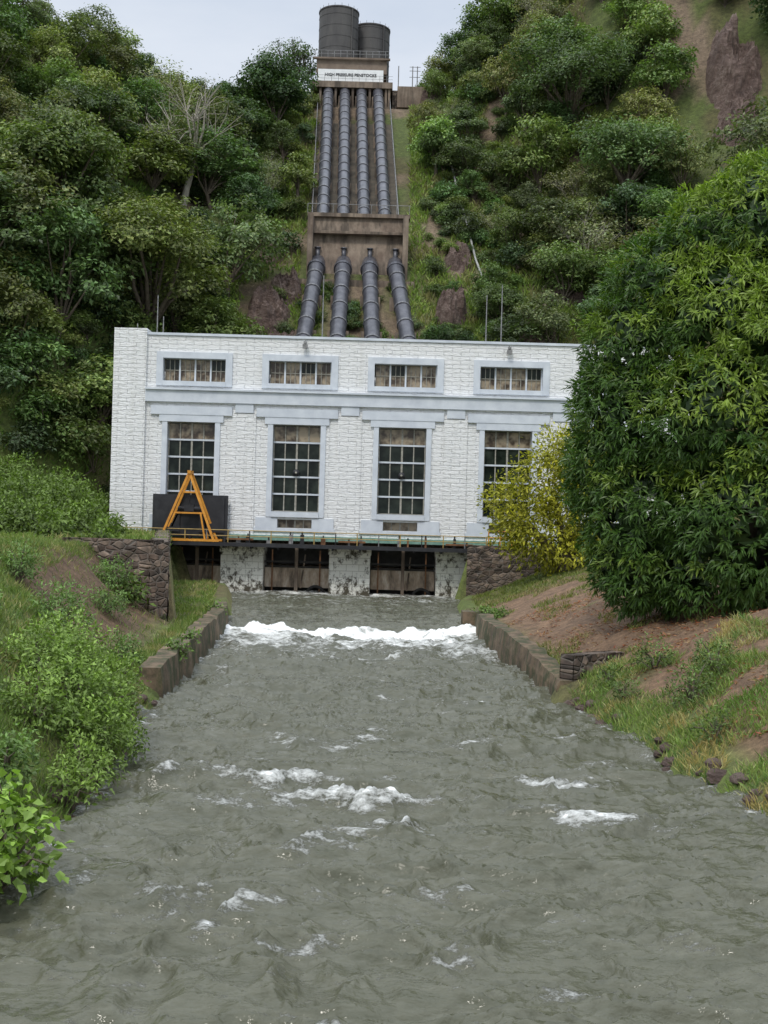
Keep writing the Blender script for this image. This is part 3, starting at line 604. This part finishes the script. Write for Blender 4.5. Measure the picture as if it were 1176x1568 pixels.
def rock(name,x,y,sx,sy,sz,dz=0,seed=0):
    u=np.linspace(-1,1,56); U,V=np.meshgrid(u,u); rr=np.sqrt(U*U+V*V)
    blocky=np.round(fbm(U*2.2+seed,V*2.6+seed*2,3,seed)*9)/9; h=(blocky*1.1+.35*fbm(U*6,V*6,3,seed+4))*(1-sst(.45,1.,rr+.35*(fbm(U*2,V*2,2,seed+9)-.5)))-.25
    Xr=x+U*sx+.25*(fbm(U*4,V*4,2,seed+2)-.5); Yr=y+V*sy; g=MB(); g.grid(Xr,Yr-h*sz*.5,hgt(Xr,Yr)+h*sz,smooth=False); g.obj(name,[MAT_ROCK])
for i,(x,y,a,b_,c) in enumerate([(35.5,123.5,3.6,5.5,5),(34.5,118,3.0,3.5,3.0),(-10.8,104,2.6,2.4,2.4),(-9.6,107,2.0,2.2,2.2),(-9,100.5,2.0,1.8,2.0),(13,102,2.8,2.2,1.8),(5.4,105,1.9,3.0,2.6),(16,106,2.6,2,1.6),(6.5,112,1.6,2,1.4),(-11.5,112,1.8,2,1.6),(21,118,3,2.5,2.5),(4.2,145.3,1.6,1.5,3)]):
    rock('rock_outcrop',x,y,a,b_,c,.2,i+1)
g=MB(); g.tube([[x,y,float(hgt(x,y))+.9] for x,y in zip([6.3,6.8,7.4,8.0,9.2],(127,121,116,111,106))],.10,8); g.obj('slope_drain_pipe',[MAT_ROOF])
g=MB(); g.tube([[9.3,106,float(hgt(9.3,106))+.9],[9.1,97,float(hgt(9.1,97))+.7]],.07,8); g.obj('slope_drain_pipe',[MAT_ROOF])

# ------------------------------------------------------------------ mango tree on the right bank
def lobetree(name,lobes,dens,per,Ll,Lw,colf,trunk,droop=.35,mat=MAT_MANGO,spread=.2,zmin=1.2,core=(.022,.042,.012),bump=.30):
    g=MB()
    for (c,r) in lobes:
        ct=c; c=np.array(c,float); n=int(dens*12.57*r*r); d=rnd_dir(n)
        bumpy=1+bump*(fbm(d[:,0]*2.6+c[0],d[:,2]*2.6+d[:,1]*2+c[2],3,13)-.5)+.24*(fbm(d[:,0]*6+c[0],d[:,2]*6+d[:,1]*4,2,15)-.5); P_=c+d*r*(bumpy*(.89+.16*R.rand(n)))[:,None]
        keep=np.ones(n,bool)
        for (c2,r2) in lobes:
            if c2==ct: continue
            keep&=np.linalg.norm(P_-np.array(c2),axis=1)>r2*.82
        keep&=P_[:,2]>np.maximum(zmin,hgt(P_[:,0],P_[:,1])+.25); P_=P_[keep]; d=d[keep]; n=len(P_)
        if n==0: continue
        ci=np.repeat(np.arange(n),per); m_=n*per; rd=unit(R.randn(m_,3)); out=d[ci]
        Dd=unit(rd*.9+out*.55+np.array([0,0,-droop])); C=P_[ci]+rd*spread*.25+R.randn(m_,3)*spread*.3
        N=unit(out+np.array([0,0,.8])+R.randn(m_,3)*.25)
        cb=colf(P_,d); cc=cb[ci]*(.7+.6*R.rand(m_,1))
        g.leaves(C,Dd,N,Ll*(.7+.5*R.rand(m_)),Lw*(.8+.4*R.rand(m_)),cc,0,.15,.12)
        if core:  # larger inner leaves, the crown's inner shade painted as a dark green
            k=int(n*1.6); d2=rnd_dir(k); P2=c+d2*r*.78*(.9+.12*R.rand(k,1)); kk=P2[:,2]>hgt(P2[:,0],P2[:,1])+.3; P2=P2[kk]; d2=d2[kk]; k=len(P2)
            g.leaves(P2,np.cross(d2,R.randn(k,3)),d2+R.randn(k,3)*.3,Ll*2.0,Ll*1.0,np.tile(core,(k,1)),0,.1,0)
    tb,tops=trunk
    for tp in tops: g.tube([tb,(np.array(tb)*.6+np.array(tp)*.4)+[0,0,.4],tp],[.34,.22,.07],8,1)
    g.tube([np.array(tb)-[0,0,1],tb],[.5,.4],10,1)
    return g.obj(name,[mat,MAT_BARK])
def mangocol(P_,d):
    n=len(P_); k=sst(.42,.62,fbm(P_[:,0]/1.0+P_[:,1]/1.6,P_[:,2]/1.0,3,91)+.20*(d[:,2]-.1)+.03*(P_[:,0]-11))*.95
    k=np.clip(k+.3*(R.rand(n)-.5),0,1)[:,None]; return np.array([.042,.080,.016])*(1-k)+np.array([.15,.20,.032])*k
ML=[((9.4,41,5.8),2.7),((9.2,41,9.0),2.6),((8.9,41,11.4),2.1),((9.8,41,13.2),2.2),((11.4,40.6,14.8),2.2),((13.2,40,15.2),2.8),((11.6,39.8,12.0),2.8),((12.0,38.5,5.6),3.0),((11.4,38.6,8.8),2.7),((13.8,38,11.2),3.0),((14.2,37.5,7.6),3.0),((16,39,13.6),3.6),((17,38,9.5),4.0),((10.9,39.2,3.9),2.0),((15.5,37.6,4.9),3.2),((15.8,41,16.6),3.0),((8.2,41.2,7.2),1.8),((9.0,40.4,4.0),1.8),((7.9,41,9.9),1.3)]
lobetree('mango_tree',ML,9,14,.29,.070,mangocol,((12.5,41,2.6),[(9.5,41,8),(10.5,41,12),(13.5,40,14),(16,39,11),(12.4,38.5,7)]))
def yelcol(P_,d):
    n=len(P_); k=R.rand(n,1); return (np.array([.15,.135,.014])*(1-k)+np.array([.26,.21,.018])*k)*(1-.45*(R.rand(n,1)<.35))
YT=[((7.9,66,5.6),1.4),((9.0,66,7.4),1.4),((10.6,66,8.8),1.5),((9.0,65.6,4.4),1.5),((11.3,66,5.6),1.9),((6.8,66,6.3),.9),((10.6,66,3.2),1.5),((7.2,66,4.4),.8),((9.6,66,9.4),.9),((11.8,66,8.6),1.5)]
lobetree('yellow_leaved_tree',YT,8,10,.27,.12,yelcol,((10.3,66,2.2),[(8.2,66,5),(9.6,66,6.6),(10.8,66,8),(11.4,66,5.5),(7.2,66,5.6)]),.2,mat=MAT_LEAF,spread=.9,core=None,bump=1.1)

# ------------------------------------------------------------------ bank vegetation
inl=lambda x,y:(fxl(y)-x>np.where(y>31.5,.62,.1))
inr=lambda x,y:(x-fxr(y)>np.where(y>34.5,.62,.1))
blades(130000,(-20,-5),(11,47),.28,.022,GC,lambda x,y:inl(x,y)&~((fxl(y)-x>1.2)&(fxl(y)-x<4.6)&(y>33.5)&(y<47)&(R.rand(len(x))<.9))&(np.abs(x)<y*.36+1.5),.5,'bank_grass')
blades(30000,(-26,-7),(47,73),.3,.04,GC,lambda x,y:inl(x,y),.5,'bank_grass')
blades(80000,(5.3,15),(14,36),.28,.022,GC+[(.22,.16,.07)],lambda x,y:inr(x,y)&(x-fxr(y)<5.5)&(fbm(x/1.1,y/1.1,3,8)+.07*(2.0-(x-fxr(y)))>.48),.6,'bank_grass')
blades(40000,(4.5,16),(36,72),.22,.035,GC,lambda x,y:inr(x,y)&((fbm(x/1.5,y/2,3,18)>.61)|(y>59)),.5,'bank_grass')
n=9000; x=R.uniform(5.5,13,n); y=R.uniform(19,52,n); k=(x-fxr(y)>1.2)&(fbm(x/1.5,y/1.5,3,28)>.43); x=x[k];y=y[k];n=len(x)
g=MB(); lc=np.array([(.24,.08,.03),(.30,.15,.07),(.18,.06,.03),(.32,.22,.12)])[R.randint(0,4,n)]
g.leaves(np.stack([x,y,hgt(x,y)+.03],1),np.stack([R.randn(n),R.randn(n),R.randn(n)*.15],1),np.tile([0,0,1.],(n,1))+R.randn(n,3)*.3,.16,.06,lc,0); g.obj('fallen_leaves',[MAT_LEAF])
def bush(name,cs,Ll,Lw,base,dens=26,per=9,droop=.1,mat=MAT_LEAF):
    g=MB()
    for (x,y,dz,r) in cs:
        z=max(float(hgt(x,y)),.1)+dz; n=int(dens*12.57*r*r); d=rnd_dir(n,-.5); P_=np.array([x,y,z])+d*r*(.5+.7*R.rand(n,1))*(1+.9*(fbm(d[:,0]*2+x,d[:,2]*2+y,2,5)-.5))[:,None]
        ci=np.repeat(np.arange(n),per); m_=n*per; rd=unit(R.randn(m_,3)); C=P_[ci]+R.randn(m_,3)*Ll*.7
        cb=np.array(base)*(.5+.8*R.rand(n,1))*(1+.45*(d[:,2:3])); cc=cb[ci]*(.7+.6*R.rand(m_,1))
        g.leaves(C,rd+d[ci]*.5+np.array([0,0,.1-droop]),d[ci]+np.array([0,0,.9])+R.randn(m_,3)*.35,Ll*(.6+.7*R.rand(m_)),Lw*(.7+.5*R.rand(m_)),cc,0,.15,.08)
        xb=min(x,float(fxl(y))-.1) if x<0 else x
        for q in range(8):
            e=P_[R.randint(n)]; g.tube([[xb,y,float(hgt(xb,y))-.1],[(x+e[0])/2,(y+e[1])/2,(z+e[2])/2],e],[.03,.02,.008],5,1)
    return g.obj(name,[mat,MAT_BARK])
LG=(.085,.130,.028)
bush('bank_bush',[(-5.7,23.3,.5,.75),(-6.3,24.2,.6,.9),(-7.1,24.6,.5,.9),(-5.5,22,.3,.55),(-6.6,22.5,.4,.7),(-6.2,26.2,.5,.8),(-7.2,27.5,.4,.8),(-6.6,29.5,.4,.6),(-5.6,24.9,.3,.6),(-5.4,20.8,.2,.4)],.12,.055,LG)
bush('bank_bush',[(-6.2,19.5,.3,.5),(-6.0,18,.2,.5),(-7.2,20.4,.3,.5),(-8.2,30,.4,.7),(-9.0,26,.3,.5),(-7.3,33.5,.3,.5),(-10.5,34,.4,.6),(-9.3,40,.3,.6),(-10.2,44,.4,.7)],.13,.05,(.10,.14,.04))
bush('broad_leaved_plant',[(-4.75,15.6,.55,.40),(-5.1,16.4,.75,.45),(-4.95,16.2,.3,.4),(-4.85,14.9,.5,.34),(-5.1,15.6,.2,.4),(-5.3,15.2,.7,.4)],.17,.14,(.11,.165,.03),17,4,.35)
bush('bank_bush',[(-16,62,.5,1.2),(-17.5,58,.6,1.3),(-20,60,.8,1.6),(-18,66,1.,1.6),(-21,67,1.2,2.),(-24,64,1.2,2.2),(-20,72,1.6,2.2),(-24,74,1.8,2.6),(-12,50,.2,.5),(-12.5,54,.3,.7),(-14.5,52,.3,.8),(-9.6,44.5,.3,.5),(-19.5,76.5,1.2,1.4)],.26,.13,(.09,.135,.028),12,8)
bush('bank_bush',[(7.6,28.5,.35,.6),(8.4,29.4,.3,.6),(6.6,31.5,.2,.4),(7.6,32.5,.3,.5),(8.6,24,.2,.5),(7.3,25.5,.2,.4),(9.4,26.5,.2,.5),(6.6,33.5,.2,.4)],.12,.045,(.10,.14,.04),20,8)
bush('wall_creeper',[(4.75,53.8,.2,.45),(5.4,55,.1,.4),(-7.2,51.5,.1,.3),(6.2,71.4,-1.2,.5),(-10.7,46,-1.6,.35),(-6.5,40,.1,.25),(-6.3,36.5,.1,.3)],.14,.08,(.08,.12,.03),24,8)
g=MB()
def pebble(x,y,s):
    th=np.linspace(0,2*math.pi,9); ph=np.linspace(.05,math.pi-.05,6); T,P_=np.meshgrid(th,ph); d=.8+.4*_h(np.round(np.cos(T)*3),np.round(P_*3),x)
    g.grid(x+np.cos(T)*np.sin(P_)*s*d,y+np.sin(T)*np.sin(P_)*s*d,float(hgt(x,y))+np.cos(P_)*s*.6*d,0,smooth=False)
for k in range(90):
    if k%2: y=R.uniform(16,34); x=float(fxr(y))+R.uniform(-.1,.5)
    else: y=R.uniform(14,32); x=float(fxl(y))-R.uniform(-.1,.4)
    pebble(x,y,R.uniform(.08,.25))
g.obj('bank_rocks',[MAT_ROCK])

# ------------------------------------------------------------------ sky, sun, camera
w=bpy.data.worlds.new('World'); scene.world=w; w.use_nodes=True; t=w.node_tree; t.nodes.clear()
out=t.nodes.new('ShaderNodeOutputWorld'); bg=t.nodes.new('ShaderNodeBackground'); sky=t.nodes.new('ShaderNodeTexSky')
sky.sky_type='NISHITA'; sky.sun_disc=False; SE,SA=math.radians(52),math.radians(200); sky.sun_elevation=SE; sky.sun_rotation=SA
tc=t.nodes.new('ShaderNodeTexCoord'); mp=t.nodes.new('ShaderNodeMapping'); mp.inputs['Scale'].default_value=(1,1,3.5)
nz=t.nodes.new('ShaderNodeTexNoise'); nz.inputs['Scale'].default_value=2.3; nz.inputs['Detail'].default_value=6
rp=t.nodes.new('ShaderNodeValToRGB'); rp.color_ramp.elements[0].position=.35; rp.color_ramp.elements[0].color=(5.8,6.5,7.6,1); rp.color_ramp.elements[1].position=.65; rp.color_ramp.elements[1].color=(8.0,8.4,9.0,1)
mx=t.nodes.new('ShaderNodeMix'); mx.data_type='RGBA'; mx.inputs[0].default_value=.9
# overcast sky: luminance rises towards the zenith
sx=t.nodes.new('ShaderNodeSeparateXYZ'); mr=t.nodes.new('ShaderNodeMapRange'); mr.inputs['From Min'].default_value=.42; mr.inputs['From Max'].default_value=1.0; mr.inputs['To Min'].default_value=1.0; mr.inputs['To Max'].default_value=2.6
sm=t.nodes.new('ShaderNodeVectorMath'); sm.operation='SCALE'
L=t.links.new; L(tc.outputs['Generated'],mp.inputs[0]); L(mp.outputs[0],nz.inputs['Vector']); L(nz.outputs['Fac'],rp.inputs[0]); L(tc.outputs['Generated'],sx.inputs[0]); L(sx.outputs[2],mr.inputs['Value'])
L(rp.outputs[0],sm.inputs[0]); L(mr.outputs[0],sm.inputs['Scale']); L(sky.outputs[0],mx.inputs[6]); L(sm.outputs[0],mx.inputs[7]); L(mx.outputs[2],bg.inputs[0]); bg.inputs[1].default_value=.112; L(bg.outputs[0],out.inputs[0])
sl=bpy.data.lights.new('sun','SUN'); sl.energy=1.5; sl.angle=math.radians(12); sl.color=(1,.95,.86); so=bpy.data.objects.new('sun',sl); scene.collection.objects.link(so)
dirv=Vector((math.sin(SA)*math.cos(SE),math.cos(SA)*math.cos(SE),math.sin(SE))); so.rotation_euler=dirv.to_track_quat('Z','Y').to_euler()
cd=bpy.data.cameras.new('camera'); cd.sensor_fit='VERTICAL'; cd.sensor_height=36; cd.lens=41.3; cd.clip_end=3000; cd.clip_start=.1
co_=bpy.data.objects.new('camera',cd); scene.collection.objects.link(co_)
mt=Matrix.Translation((0,0,5.25))@Matrix.Rotation(math.radians(90.19),4,'X')@Matrix.Rotation(math.radians(1.6),4,'Z'); co_.matrix_world=mt; scene.camera=co_
scene.view_settings.view_transform='Standard'; scene.view_settings.look='None'; scene.view_settings.exposure=0
